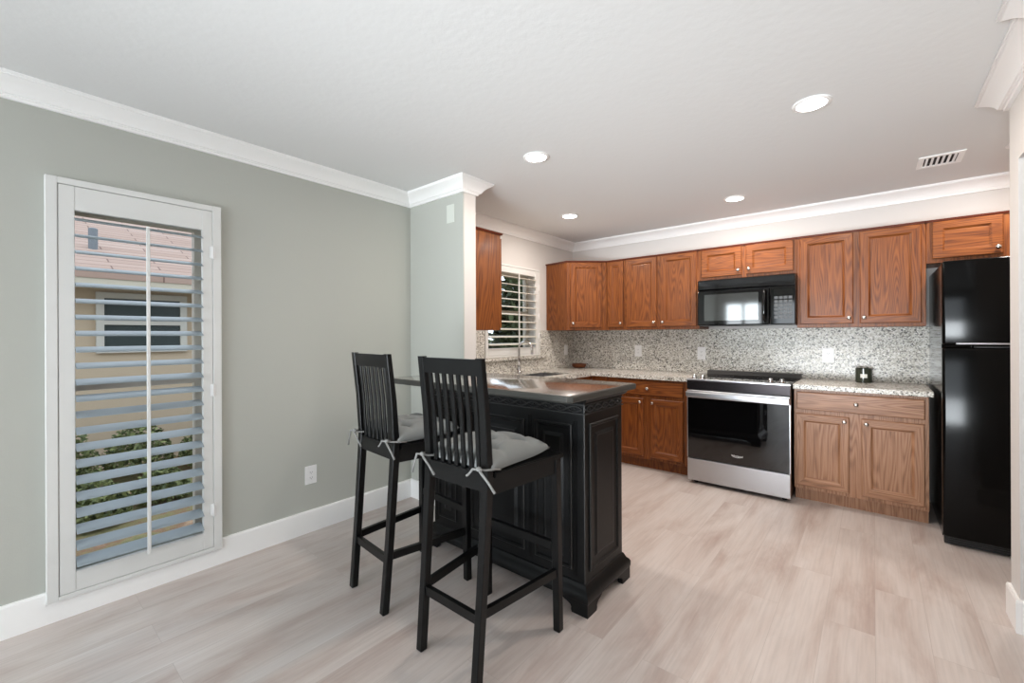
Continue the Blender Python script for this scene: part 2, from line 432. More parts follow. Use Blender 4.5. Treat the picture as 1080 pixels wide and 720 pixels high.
# crown mouldings (projection .10, drop .091)
cr = [(0, ZC), (.100, ZC), (.100, ZC - .011), (.094, ZC - .012), (.094, ZC - .017), (.088, ZC - .018), (.080, ZC - .024), (.068, ZC - .031), (.055, ZC - .041), (.043, ZC - .054), (.035, ZC - .067), (.033, ZC - .073), (.024, ZC - .074), (.024, ZC - .079), (.017, ZC - .080), (.015, ZC - .091), (0, ZC - .091)]
bm = B(); sweep(bm, [(XL, YR), (XL, YPF), (XP, YPF), (XP, YPB), (XL, YPB), (XL, YB), (XFAR, YB), (XFAR, 3.026), (.485, 3.026), (.485, 2.22)], cr)
struct('trim_1', bm, M['trim'], auto=24)
bm = B(); sweep(bm, [(.50, 2.22), (.44, 2.22), (.44, YR), (XL, YR)], cr); struct('trim_2', bm, M['trim'], auto=24)
# baseboards (.145 high)
def bprof(h=.145): return [(0, 0), (.015, 0), (.015, h - .01), (.011, h), (0, h)]
bm = B()
sweep(bm, [(XL, YR), (XL, .143)], bprof()); sweep(bm, [(XL, .143), (XL, .831)], bprof(.092)); sweep(bm, [(XL, .831), (XL, YPF), (XP, YPF), (XP, YPB)], bprof())
struct('baseboard_left', bm, M['trim'])
bm = B(); sweep(bm, [(XFAR, 3.026), (.485, 3.026), (.485, 2.868), (XFAR, 2.868)], bprof()); struct('baseboard_right', bm, M['trim'])
bm = B(); sweep(bm, [(.61, 2.22), (.44, 2.22), (.44, YR)], bprof()); struct('baseboard_near_right', bm, M['trim'])

# ------------------------------------------------------------------ windows and plantation shutters on the left wall
def window_unit(name, w, rail=True):
    a, b, c, d = w; bm = B(); x0, x1 = XL - .13, XL - .08; t = .035
    box(bm, x0, x1, a, b, c, c + t); box(bm, x0, x1, a, b, d - t, d); box(bm, x0, x1, a, a + t, c + t, d - t); box(bm, x0, x1, b - t, b, c + t, d - t)
    if rail: box(bm, x0, x1, a + t, b - t, (c + d) / 2 - .02, (c + d) / 2 + .02)
    o = struct(name, bm, M['ext_white'])
    bm = B(); box(bm, XL - .107, XL - .103, a + t, b - t, c + t, d - t); obj('pane', bm, M['glass'], o)
    return o
window_unit('window_1', W1); window_unit('window_2', W2)

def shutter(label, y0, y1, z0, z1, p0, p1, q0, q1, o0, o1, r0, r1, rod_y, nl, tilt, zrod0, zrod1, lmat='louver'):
    """frame y0..y1 z0..z1, panel p0..p1 q0..q1, louvre opening o0..o1 r0..r1 ; local x = into room from the wall face"""
    t = thing('plantation_shutter', label, 'shutter', (XL, (y0 + y1) / 2, z0), 0)
    yc = (y0 + y1) / 2
    Y = lambda y: y - yc
    Z = lambda z: z - z0
    def ring(bm, a, b, c, d, A, Bb, Cc, D, x0, x1, bev=.002):
        box(bm, x0, x1, Y(a), Y(A), Z(c), Z(d), bev, 1); box(bm, x0, x1, Y(Bb), Y(b), Z(c), Z(d), bev, 1)
        box(bm, x0, x1, Y(A), Y(Bb), Z(c), Z(Cc), bev, 1); box(bm, x0, x1, Y(A), Y(Bb), Z(D), Z(d), bev, 1)
    bm = B(); ring(bm, y0, y1, z0, z1, p0 - .002, p1 + .002, q0 - .002, q1 + .002, .0005, .034); ring(bm, y0 - .001, y1 + .001, z0 - .001, z1 + .001, y0 + .012, y1 - .012, z0 + .012, z1 - .012, .0005, .022); obj('frame', bm, M['shutter'], t)
    for a, b in ((p0, o0), (o1, p1)):
        bm = B(); box(bm, .004, .031, Y(a), Y(b), Z(q0), Z(q1), .002, 1); obj('stile', bm, M['shutter'], t)
    bm = B(); box(bm, .005, .030, Y(o0), Y(o1), Z(q0), Z(r0), .002, 1); obj('bottom_rail', bm, M['shutter'], t)
    bm = B(); box(bm, .005, .030, Y(o0), Y(o1), Z(r1), Z(q1), .002, 1); obj('top_rail', bm, M['shutter'], t)
    bm = B(); wv = .084; th = .0105; k = 12
    prof = [(wv / 2 * math.cos(2 * PI * i / k), th / 2 * math.sin(2 * PI * i / k)) for i in range(k)]
    prism(bm, prof, 'y', Y(o0 + .002), Y(o1 - .002))
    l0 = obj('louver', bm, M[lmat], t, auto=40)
    pitch = (r1 - r0) / nl
    for i in range(nl):
        l = l0 if i == 0 else l0.copy()
        if i: COL.objects.link(l); l.parent = t
        l.location = (.0175, 0, Z(r0 + pitch * (i + .5))); l.rotation_euler = (0, tilt, 0)
    bm = B(); box(bm, .058, .068, Y(rod_y) - .0075, Y(rod_y) + .0075, Z(zrod0), Z(zrod1), .002, 1); obj('tilt_rod', bm, M['shutter'], t)
    bm = B()
    for zz in (r0 + .12, (r0 + r1) / 2 - .05, r1 - .12):
        b2 = B(); box(b2, .031, .037, Y(p1) - .012, Y(p1) + .012, Z(zz) - .033, Z(zz) + .033, .001, 1); lathe(b2, [(.005, -.034), (.005, .034)], .038, Y(p1), Z(zz), 10)
        obj('hinge', b2, M['white_plastic'], t)
    bm.free()
    return t
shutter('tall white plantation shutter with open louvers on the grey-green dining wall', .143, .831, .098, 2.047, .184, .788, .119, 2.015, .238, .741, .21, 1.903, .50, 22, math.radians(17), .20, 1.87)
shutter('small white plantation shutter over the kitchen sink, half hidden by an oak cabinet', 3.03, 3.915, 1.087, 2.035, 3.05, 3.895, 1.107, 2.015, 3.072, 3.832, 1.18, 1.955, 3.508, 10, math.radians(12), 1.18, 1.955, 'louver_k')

# ------------------------------------------------------------------ neighbouring house and garden outside
bm = B(); box(bm, -30, XL - .16, -14, 26, -.45, -.25); struct('ground', bm, M['ground'])
nh = thing('house', 'beige stucco house with pink-tan shingle roof seen through the tall shutter', 'house', (-7.0, 4, -.25))
bm = B(); box(bm, -4, 0, -11, 1.2, 0, 2.25); obj('wall', bm, M['stucco'], nh)
bm = B(); prism(bm, [(.45, 2.21), (-8.0, 5.59), (-8.0, 5.69), (.45, 2.31)], 'y', -11.5, 1.6); obj('roof', bm, M['roof'], nh)
bm = B(); box(bm, .40, .44, -11.5, 1.6, 2.10, 2.215); obj('fascia', bm, M['fascia'], nh)
bm = B(); box(bm, 0, .40, -11.5, 1.6, 2.16, 2.20); obj('soffit', bm, M['fascia'], nh)
bm = B(); lathe(bm, [(.045, 0), (.045, .34), (.03, .35)], -.415, .775 - 4, 2.56, 12); obj('vent_pipe', bm, M['vent_metal'], nh)
def nwin(y0, y1, z0, z1):
    bm = B(); t = .07; x0, x1 = 0, .05
    a, b, c, d = y0 - 4, y1 - 4, z0 + .25, z1 + .25
    box(bm, x0, x1, a, b, c, c + t); box(bm, x0, x1, a, b, d - t, d); box(bm, x0, x1, a, a + t, c + t, d - t); box(bm, x0, x1, b - t, b, c + t, d - t); box(bm, x0, x1, a + t, b - t, (c + d) / 2 - .025, (c + d) / 2 + .025)
    f = obj('window', bm, M['ext_white'], nh)
    bm = B(); box(bm, .002, .02, a + t, b - t, c + t, d - t); obj('pane', bm, M['ext_dark'], f)
nwin(.75, 1.62, 1.12, 1.84)
def shrub(x, y, r, h, lab, n=1700, s0=.02, grp='low shrubs beside the neighbouring house', mat='leaf'):
    bm = B()
    for i in range(n):
        a = random.uniform(0, 2 * PI); rr = r * math.sqrt(random.random()); z = h * (1 - (rr / r) ** 2 * .55) * random.uniform(.25, 1.0)
        c = Vector((rr * math.cos(a), rr * math.sin(a), z)); s = random.uniform(s0, s0 * 2)
        d = Vector((random.uniform(-1, 1), random.uniform(-1, 1), random.uniform(-.2, 1))).normalized(); e = d.orthogonal().normalized()
        e = e * math.cos(i) + d.cross(e) * math.sin(i)
        vs = [bm.verts.new(c + d * s), bm.verts.new(c + e * s * .45), bm.verts.new(c - d * s), bm.verts.new(c - e * s * .45)]
        bm.faces.new(vs)
    tube(bm, [(0, 0, 0), (0.01, 0, h * .6)], .012, 6)
    o = obj('shrub', bm, M[mat]); o.location = (x, y, -.25)
    tag(o, lab, 'shrub', grp)
for i in range(7):
    shrub(-6.35 + (.15 if i % 2 else 0), -.25 + i * .64, .31, .50 + .07 * ((i * 3) % 4), 'low leafy green shrub along the beige house wall outside the tall shutter')
for i in range(5):
    shrub(-5.2 + (.25 if i % 2 else 0), .05 + i * .48, .22, .24 + .05 * ((i * 3) % 4), 'low leafy green shrub along the beige house wall outside the tall shutter')

for i in range(5):
    shrub(-5.3 + (.5 if i % 2 else 0), 4.9 + i * 1.15, .56, 2.95 + .15 * ((i * 2) % 3), 'tall dark green bush outside the kitchen window', 3200, .07, 'tall bushes outside the kitchen window', 'leaf_dark')

# ------------------------------------------------------------------ kitchen cabinets
def knob(parent, x, y, z):
    bm = B(); lathe(bm, [(.005, 0), (.005, -.012), (.012, -.016), (.015, -.022), (.012, -.028), (.004, -.030)], x, y, z, 14, 'y')
    return obj('knob', bm, M['nickel'], parent, auto=50)
def cab_door(t, x0, x1, z0, z1, y, kx, kz, va, ha, horizontal=False, fwid=.052, drawer=False, rail=None):
    bm = B(); th = .019
    if drawer: loops = [(0, y - th + .006), (.006, y - th), (.012, y - th)]
    else: loops = [(0, y - th + .005), (.005, y - th), (fwid, y - th), (fwid + .005, y - th + .004), (fwid + .014, y - th + .011), (fwid + .018, y - th + .0105)]
    f = panel_loops(bm, x0, x1, z0, z1, loops, y - .001, 1, 1 if horizontal else 0)
    f.material_index = 1 if horizontal else 0
    d = obj('drawer' if drawer else 'door', bm, [M[va], M[ha]], t)
    if kx is not None: knob(d, kx, y - th, kz)
    return d
def carcass(t, w, d, z0, z1, mat, toe=0.0, top=False, inset=0.0):
    bm = B()
    if toe:
        box(bm, 0, w, 0, d, z0 + toe, z1, .0015, 1); box(bm, 0.0, w, .064, d, z0, z0 + toe)
    else:
        box(bm, 0, w, 0, d, z0, z1, .0015, 1)
    o = obj('carcass', bm, M[mat], t)
    if top:
        bm = B(); sweep(bm, [(0, d), (0, 0), (w, 0), (w, d)], [(0, z1), (.0, z1 - .004), (.010, z1 - .004), (.016, z1 + .010), (0, z1 + .010)][::-1] ); obj('top_moulding', bm, M['oak_edge'], t)
    return o
ZU0, ZU1 = 1.363, 2.114
YU = 4.335
G_UP = 'oak wall cabinets'; G_BASE = 'oak base cabinets'
def upper(label, xa, xb, z0, doors, horizontal=False, kz=.045, zt=ZU1, dz=(.028, .008)):
    t = thing('wall_cabinet', label, 'cabinet', (xa, YU, z0), 0, G_UP)
    h = zt - z0
    carcass(t, xb - xa, YB - .0005 - YU, 0, h, 'oak', top=True)
    for (a, b, side) in doors:
        kx = None if side is None else (b - xa - .026 if side == 'r' else a - xa + .026)
        cab_door(t, a - xa, b - xa, dz[0], h - dz[1], 0, kx, dz[0] + kz, 'oak', 'oak_h', horizontal)
    return t
upper('narrow single-door oak wall cabinet right of the diagonal corner cabinet', -2.262, -2.046, ZU0, [(-2.245, -2.062, 'r')])
upper('two-door oak wall cabinet left of the microwave', -2.045, -1.286, ZU0, [(-2.028, -1.697, 'r'), (-1.656, -1.305, 'l')])
upper('short two-door oak wall cabinet above the black microwave', -1.285, -.498, 1.818, [(-1.262, -.915, 'r'), (-.880, -.520, 'l')], True)
upper('large two-door oak wall cabinet between the microwave and the refrigerator', -.497, .290, ZU0, [(-.475, -.125, 'r'), (-.085, .266, 'l')])
upper('short oak wall cabinet above the black refrigerator', .291, 1.045, 1.815, [(.322, .665, 'r'), (.705, 1.02, 'l')], True)
# diagonal corner wall cabinet
t = thing('wall_cabinet', 'diagonal oak corner wall cabinet beside the kitchen window', 'cabinet', (XL + .0005, YB - .0005, ZU0), 0, G_UP)
h = ZU1 - ZU0; ax, ay = -.58, -.615     # left end at y=4.036.. , right end at x=-2.262
P5 = [(0, 0), (0, -.565), (.312, -.615), (.638, -.316), (.638, 0)]
bm = B(); prism(bm, P5, 'z', 0, h); obj('carcass', bm, M['oak'], t)
bm = B(); sweep(bm, P5[1:4] + [(.638, -.315)], [(0, h + .010), (.016, h + .010), (.010, h - .004), (0, h - .004)]); obj('top_moulding', bm, M['oak_edge'], t)
fd = Vector((.638 - .312, -.316 + .615)); L = fd.length; ang = math.atan2(fd.y, fd.x)
bm = B(); th = .019; f0 = .045
loops = [(0, -th + .005), (.005, -th), (.052, -th), (.057, -th + .004), (.066, -th + .011), (.070, -th + .0105)]
f = panel_loops(bm, .035, L - .055, .028, h - .008, loops, -.001, 1, 0)
bm.transform(Matrix.Translation((.312, -.615, 0)) @ Matrix.Rotation(ang, 4, 'Z'))
d = obj('door', bm, [M['oak'], M['oak_h']], t)
bm = B(); lathe(bm, [(.005, 0), (.005, -.012), (.012, -.016), (.015, -.022), (.012, -.028), (.004, -.030)], .062, -th, .075, 14, 'y')
bm.transform(Matrix.Translation((.312, -.615, 0)) @ Matrix.Rotation(ang, 4, 'Z')); obj('knob', bm, M['nickel'], d, auto=50)
# cabinet on the kitchen side of the partition: doors face the kitchen window side
t = thing('wall_cabinet', 'oak wall cabinet seen end-on behind the partition wall', 'cabinet', (-2.30, YPB + .302, 1.350), PI, G_UP)
carcass(t, .56, .3015, 0, .765, 'oak', top=True)
cab_door(t, .002, .27, .02, .735, 0, .245, .07, 'oak', 'oak_h'); cab_door(t, .29, .558, .02, .735, 0, .315, .07, 'oak', 'oak_h')

YF = 4.06
ZB = .880
def base(label, x0, y0, w, d, rz, va, ha, doors, drawers, sink=False):
    t = thing('base_cabinet', label, 'cabinet', (x0, y0, 0), rz, G_BASE)
    if sink:
        bm = B(); box(bm, 0, w, 0, .02, .10, ZB); box(bm, 0, .02, .02, d, .10, ZB); box(bm, w - .02, w, .02, d, .10, ZB); box(bm, .02, w - .02, .02, d, .10, .12); box(bm, 0, w, .064, .08, 0, .10); obj('carcass', bm, M[va], t)
    else: carcass(t, w, d, 0, ZB, va, toe=.10)
    for a, b in drawers: cab_door(t, a, b, .722, .858, 0, (a + b) / 2, .79, va, ha, True, drawer=True)
    for a, b, s in doors: cab_door(t, a, b, .128, .690, 0, (b - .028 if s == 'r' else a + .028), .655, va, ha)
    return t
base('oak base cabinet left of the range, half hidden by the black island', -2.30, YF, 1.015, YB - .001 - YF, 0, 'oak', 'oak_h', [(.285, .575, 'r'), (.642, .955, 'l')], [(.285, .955)])
base('two-door oak base cabinet with drawer right of the range', -.488, YF, .772, YB - .001 - YF, 0, 'oak_b', 'oak_bh', [(.012, .345, 'r'), (.415, .750, 'l')], [(.018, .752)])
base('oak sink base cabinet under the kitchen window', -2.302, YPB + .002, 1.756, .598, PI / 2, 'oak', 'oak_h', [(.45, .84, 'r'), (.88, 1.27, 'l')], [(.45, 1.27)], True)
# counters
CT0, CT1 = .8802, .917
bm = B()
sx0, sx1, sy0, sy1 = -2.755, -2.40, 3.10, 3.82
CX = -2.272; CY = 4.022
box(bm, XL + .0005, sx0, YPB + .001, CY, CT0, CT1); box(bm, sx1, CX, YPB + .001, CY, CT0, CT1, 0.0)
box(bm, sx0, sx1, YPB + .001, sy0, CT0, CT1); box(bm, sx0, sx1, sy1, CY, CT0, CT1)
box(bm, XL + .0005, -1.281, CY, YB - .0005, CT0, CT1)
tag(obj('countertop', bm, M['granite']), 'long corner granite countertop running from the sink to the range', 'countertop')
bm = B(); box(bm, -.492, .306, CY, YB - .0005, CT0, CT1, .003, 2)
tag(obj('countertop', bm, M['granite']), 'short granite countertop between the range and the refrigerator', 'countertop')
# backsplashes
bm = B(); box(bm, XL + .021, XFAR - .1, YB - .020, YB - .0005, CT1 + .0005, ZU0 - .0005)
tag(obj('backsplash', bm, M['granite']), 'speckled granite backsplash on the back wall behind the range', 'backsplash')
bm = B(); X0, X1 = XL + .0005, XL + .020
box(bm, X0, X1, YPB + .001, 3.028, CT1 + .0005, ZU0 - .015); box(bm, X0, X1, 3.917, YB - .001, CT1 + .0005, ZU0 - .001); box(bm, X0, X1, 3.028, 3.917, CT1 + .0005, 1.055)
o = obj('backsplash', bm, M['granite']); tag(o, 'granite backsplash around the kitchen window above the sink', 'backsplash')
bm = B(); box(bm, X0, XL + .062, 2.99, 4.0, 1.0555, 1.0855, .003, 1); obj('window_ledge', bm, M['granite'], o)
# sink and faucet
t = thing('kitchen_sink', 'stainless undermount sink below the kitchen window', 'sink', (0, 0, 0))
bm = B(); e = .004
box(bm, sx0 + e, sx1 - e, sy0 + e, sy1 - e, .72, .728); box(bm, sx0 + e, sx0 + 2 * e, sy0 + e, sy1 - e, .728, .905); box(bm, sx1 - 2 * e, sx1 - e, sy0 + e, sy1 - e, .728, .905)
box(bm, sx0 + 2 * e, sx1 - 2 * e, sy0 + e, sy0 + 2 * e, .728, .905); box(bm, sx0 + 2 * e, sx1 - 2 * e, sy1 - 2 * e, sy1 - e, .728, .905)
obj('basin', bm, M['steel'], t); bm = B(); lathe(bm, [(.04, 0), (.04, .004), (.02, .006)], (sx0 + sx1) / 2, (sy0 + sy1) / 2, .728, 16); obj('drain', bm, M['chrome'], t)
t = thing('kitchen_faucet', 'tall chrome gooseneck faucet below the kitchen window', 'faucet', (-2.800, 3.45, CT1))
bm = B(); lathe(bm, [(.030, 0), (.030, .006), (.024, .012), (.020, .05), (.017, .07)], 0, 0, 0, 20); obj('base', bm, M['chrome'], t, auto=40)
bm = B(); pts = [(0, 0, .06), (0, 0, .20)] + [(.085 - .085 * math.cos(a), 0, .25 + .075 * math.sin(a)) for a in [PI * k / 12 for k in range(0, 13)]] + [(.17, 0, .20)]
tube(bm, pts, .0125, 12); obj('spout', bm, M['chrome'], t, smooth=True)
bm = B(); tube(bm, [(0, -.02, .045), (0, -.045, .05), (.005, -.075, .085)], .007, 8); obj('handle', bm, M['chrome'], t, smooth=True)
# outlets on the backsplash and walls
def plate(name, label, cat, loc, rz, w, hgt, mat, kind, group=None):
    t = thing(name, label, cat, loc, rz, group)
    bm = B(); box(bm, -w / 2, w / 2, -.006, -.0005, -hgt / 2, hgt / 2, .002, 2); obj('cover_plate', bm, M[mat], t)
    if kind == 'outlet':
        bm = B(); box(bm, -.017, .017, -.0075, -.006, -.034, .034, .001, 1)
        f = obj('receptacle', bm, M['white_plastic'], t)
        bm = B()
        for z in (-.018, .018):
            for x in (-.007, .007): box(bm, x - .001, x + .001, -.0079, -.0074, z - .004, z + .004)
            box(bm, -.002, .002, -.0079, -.0074, z - .011, z - .007)
        obj('slots', bm, M['socket'], f)
    elif kind == 'switch':
        bm = B(); box(bm, -.016, .016, -.0085, -.006, -.033, .033, .002, 1); obj('rocker', bm, M['white_plastic'], t)
    return t
GO = 'white plates on the granite backsplash'; YO = YB - .020
plate('wall_outlet', 'white outlet plate on the back granite backsplash left of the range, nearest the corner', 'outlet', (-2.03, YO, 1.128), 0, .08, .125, 'white_plastic', 'outlet', GO)
plate('wall_outlet', 'white outlet plate on the granite backsplash just left of the range', 'outlet', (-1.352, YO, 1.118), 0, .08, .128, 'white_plastic', 'outlet', GO)
plate('wall_outlet', 'white outlet plate on the granite backsplash between the range and the candle', 'outlet', (-.305, YO, 1.122), 0, .082, .125, 'white_plastic', 'outlet', GO)
plate('wall_outlet', 'white plate on the side backsplash between window and corner', 'outlet', (XL + .020, 4.46, 1.128), PI / 2, .075, .12, 'white_plastic', 'switch', GO)
plate('wall_outlet', 'white outlet low on the grey-green dining wall behind the stools', 'outlet', (XL, 1.354, .380), PI / 2, .078, .122, 'white_plastic', 'outlet')
plate('blank_plate', 'pale blank cover plate high on the partition wall', 'wall plate', (-2.412, YPF, 2.214), 0, .082, .135, 'plate_paint', 'blank')

# ------------------------------------------------------------------ range
t = thing('kitchen_range', 'stainless and black slide-in electric range between the oak base cabinets', 'range', (-1.272, 3.933, 0))
Wd = .775
bm = B(); box(bm, .004, Wd - .004, .03, .69, .035, .905); obj('body', bm, M['black_plastic'], t)
for x in (.05, Wd - .05):
    for y in (.08, .62):
        bm = B(); lathe(bm, [(.018, 0), (.018, .036)], x, y, 0, 12); obj('foot', bm, M['rubber'], t)
bm = B(); box(bm, 0, Wd, .0, .03, .032, .222, .004, 2); obj('drawer', bm, M['steel'], t)
dbm = B(); box(dbm, 0, Wd, .0, .03, .228, .822, .004, 2); dr = obj('oven_door', dbm, M['black_glass'], t)
bm = B(); box(bm, -.001, Wd + .001, -.012, .001, .757, .824, .005, 2); obj('door_panel', bm, M['steel'], dr)
bm = B(); box(bm, .0, Wd, -.045, -.030, .770, .812, .005, 2)
for x in (.03, Wd - .06): box(bm, x, x + .03, -.031, -.011, .780, .802)
obj('handle', bm, M['steel'], dr)
bm = B(); box(bm, -.0005, .006, -.001, .028, .228, .757); box(bm, Wd - .006, Wd + .0005, -.001, .028, .228, .757); obj('door_edge', bm, M['steel'], dr)
bm = B(); prism(bm, [(-.004, .832), (.03, .832), (.03, .905), (-.002, .913), (-.008, .905)], 'x', 0, Wd); obj('control_panel', bm, M['black_steel'], t)
bm = B(); box(bm, 0, Wd, .006, .62, .9055, .920, .003, 2); obj('cooktop', bm, M['black_glass'], t)
bm = B(); box(bm, -.002, Wd + .002, -.006, .012, .907, .923, .003, 2); obj('front_trim', bm, M['steel'], t)
bm = B(); prism(bm, [(.60, .920), (.69, .920), (.69, .955), (.615, .955)], 'x', .0, Wd); obj('backguard', bm, M['black_plastic'], t)
for cx, cy, r in ((.2, .18, .10), (.2, .44, .075), (.57, .18, .075), (.57, .44, .10)):
    bm = B()
    for rr in (r, r * .6): 
        pts = [(cx + rr * math.cos(a), cy + rr * math.sin(a), .9202) for a in [2 * PI * k / 32 for k in range(33)]]
        tube(bm, pts, .0008, 4)
    obj('burner_ring', bm, M['key'], t)
for x in (.040, .112, .632, .710):
    bm = B(); lathe(bm, [(.022, 0), (.022, .006), (.017, .010), (.016, .030), (.012, .034)], x, .07, .920, 18); obj('knob', bm, M['chrome'], t, auto=40)
def text_mesh(name, s, size, mat, parent, loc, rot, align='CENTER', ext=.0003):
    c = bpy.data.curves.new(name, 'FONT'); c.body = s; c.size = size; c.align_x = align; c.align_y = 'CENTER'; c.extrude = ext
    to = bpy.data.objects.new(name, c); COL.objects.link(to)
    dg = bpy.context.evaluated_depsgraph_get()
    me = bpy.data.meshes.new_from_object(to.evaluated_get(dg)); bpy.data.objects.remove(to)
    me.materials.clear(); me.materials.append(mat)
    o = bpy.data.objects.new(name, me); COL.objects.link(o); o.parent = parent; o.location = loc; o.rotation_euler = rot
    return o
text_mesh('lettering', 'Whirlpool', .021, M['white_plastic'], dr, (.40, -.0008, .300), (PI / 2, 0, 0))
bm = B(); tube(bm, [(.40 + .036 * math.cos(a), -.0006, .300 + .012 * math.sin(a)) for a in [PI * (.9 + 1.0 * k / 16) for k in range(17)]], .0013, 4); obj('emblem', bm, M['white_plastic'], dr)

# ------------------------------------------------------------------ over-the-range microwave
t = thing('microwave', 'black over-the-range microwave under the short oak cabinet', 'microwave', (-1.268, 4.228, 1.387))
Wm = .775; Hm = .424
bm = B(); box(bm, .006, Wm - .006, .03, YB - .0215 - 4.228, 0, Hm); obj('body', bm, M['black_plastic'], t)
bm = B(); box(bm, 0, Wm, -.004, .03, .325, Hm, .012, 3)
for k in range(3): box(bm, .05, Wm - .05, -.0055, -.003, .345 + k * .02, .349 + k * .02)
obj('vent_grille', bm, M['black_gloss'], t)
bm = B(); box(bm, 0, .585, -.006, .03, .004, .322, .010, 3); d = obj('door', bm, M['black_gloss'], t)
bm = B(); box(bm, .060, .505, -.0085, -.005, .045, .288, .002, 1); obj('window', bm, M['mw_glass'], d)
bm = B(); tube(bm, [(.555, -.006, .035), (.552, -.035, .05), (.552, -.045, .10), (.552, -.045, .22), (.552, -.035, .28), (.555, -.006, .295)], .012, 10); obj('handle', bm, M['black_gloss'], d, smooth=True)
bm = B(); box(bm, .587, Wm, -.006, .03, .004, .322, .008, 3); d = obj('control_panel', bm, M['black_gloss'], t)
bm = B(); box(bm, .620, .755, -.0075, -.005, .255, .300); obj('display', bm, M['black_glass'], d)
for r_ in range(6):
    for c_ in range(4):
        bm = B(); box(bm, .622 + c_ * .034, .650 + c_ * .034, -.0075, -.005, .052 + r_ * .033, .076 + r_ * .033, .001, 1); obj('button', bm, M['key'], d)

# ------------------------------------------------------------------ refrigerator
t = thing('refrigerator', 'tall black top-freezer refrigerator at the right end of the cabinets', 'refrigerator', (.322, 3.75, 0))
Wf = .72
bm = B(); box(bm, 0.004, Wf - .004, .078, .87, .035, 1.748, .006, 2); obj('body', bm, M['fridge'], t)
bm = B(); box(bm, 0, Wf, 0, .07, 1.238, 1.755, .016, 4); d = obj('freezer_door', bm, M['fridge'], t, auto=35)
bm = B(); box(bm, .06, Wf - .004, -.004, .03, 1.2415, 1.252, .002, 1); obj('trim_strip', bm, M['steel'], d)
bm = B(); box(bm, 0, Wf, 0, .07, .060, 1.222, .016, 4); d = obj('fridge_door', bm, M['fridge'], t, auto=35)
bm = B(); box(bm, .14, Wf - .004, .004, .06, 1.221, 1.232, .002, 1); obj('handle', bm, M['black_plastic'], d)
bm = B(); box(bm, .01, Wf - .01, .05, .078, .006, .056)
for k in range(3): box(bm, .03, Wf - .03, .046, .051, .016 + k * .012, .021 + k * .012)
obj('toe_grille', bm, M['black_plastic'], t)
for y in (.12, .8):
    for x in (.06, Wf - .06):
        bm = B(); lathe(bm, [(.02, 0), (.02, .036)], x, y, 0, 12); obj('foot', bm, M['rubber'], t)

# ------------------------------------------------------------------ counter items
t = thing('candle_jar', 'smoked glass candle jar with white label on the short countertop', 'candle', (-.065, 4.50, CT1))
bm = B(); lathe(bm, [(.050, 0), (.054, .004), (.054, .112), (.050, .114), (.050, .080), (.001, .080)], 0, 0, 0, 32); obj('jar', bm, M['candle_glass'], t, auto=40)
bm = B(); lathe(bm, [(.0495, .0802), (.0495, .084), (.001, .084)], 0, 0, 0, 24); obj('wax', bm, M['wax'], t)
bm = B()
pa = -PI / 2; v = []
for k in range(7):
    a = pa - .40 + .8 * k / 6 + .02
    v.append((bm.verts.new((.0546 * math.cos(a), .0546 * math.sin(a), .040)), bm.verts.new((.0546 * math.cos(a), .0546 * math.sin(a), .070))))
for a, b in zip(v, v[1:]): bm.faces.new((a[0], b[0], b[1], a[1]))
obj('label', bm, M['label'], t)
bm = B(); lathe(bm, [(.050, 0), (.074, .008), (.086, .030), (.088, .048), (.083, .048), (.078, .030), (.06, .014), (.001, .012)], 0, 0, 0, 32)
o = obj('bowl', bm, M['bowl'], auto=40); o.location = (-2.72, 4.50, CT1 + .0005); tag(o, 'small brown wooden bowl in the corner of the long countertop', 'bowl')

# ------------------------------------------------------------------ island
IX0, IX1, IY0, IY1 = -2.13, -1.045, 1.775, 2.165
t = thing('kitchen_island', 'black panelled kitchen island with grey-brown slab top', 'island', ((IX0 + IX1) / 2, (IY0 + IY1) / 2, 0))
cx, cy = (IX0 + IX1) / 2, (IY0 + IY1) / 2
X = lambda x: x - cx
Yy = lambda y: y - cy
bm = B(); box(bm, X(IX0), X(IX1), Yy(IY0), Yy(IY1), .07, 1.006, .0035, 2, bmi=1); obj('body', bm, [M['island'], M['island_edge']], t)
def ipanel(a, b, z0, z1, side):
    bm = B(); w = b - a
    loops = [(0, -.006), (.003, -.009), (.006, -.010), (.014, -.009), (.020, -.002), (.026, -.0015), (.050, -.0015), (.066, -.008), (.0685, -.008)]
    loops = [(i, y) for i, y in loops if i < w / 2 - .01]
    panel_loops(bm, 0, w, z0, z1, loops, -.0005, 0, 0, worn=(1, 8))
    if side == 'front': bm.transform(Matrix.Translation((X(a), Yy(IY0), 0)))
    else: bm.transform(Matrix.Translation((X(IX1), Yy(a), 0)) @ Matrix.Rotation(PI / 2, 4, 'Z'))
    obj('panel', bm, [M['island'], M['island'], M['island_edge']], t)
ipanel(-1.335, -1.112, .185, .880, 'front'); ipanel(-1.797, -1.402, .190, .872, 'front'); ipanel(-2.085, -1.925, .19, .87, 'front')
ipanel(1.815, 2.115, .180, .885, 'side')
bm = B()
for xx in (-1.0975, -1.369, -1.862, -2.105):
    for k in (-.008, .0, .008):
        if abs(xx + 1.369) < .01 or abs(xx + 1.862) < .01 or abs(k) < .01:
            box(bm, X(xx) + k - .0025, X(xx) + k + .0025, Yy(IY0) - .003, Yy(IY0) - .0003, .16, .90)
obj('reeding', bm, M['island'], t)
rect = [(X(IX0), Yy(IY0)), (X(IX1), Yy(IY0)), (X(IX1), Yy(IY1)), (X(IX0), Yy(IY1))]
bm = B(); sweep(bm, rect, [(0, .985), (.004, .985), (.006, .989), (.014, .993), (.020, 1.000), (.024, 1.006), (0, 1.006)], True); obj('crown_moulding', bm, M['island'], t, auto=30)
bm = B(); sweep(bm, rect, [(0, .932), (.007, .932), (.007, .937), (0, .939)], True); sweep(bm, rect, [(0, .974), (.006, .975), (.006, .980), (0, .981)], True)
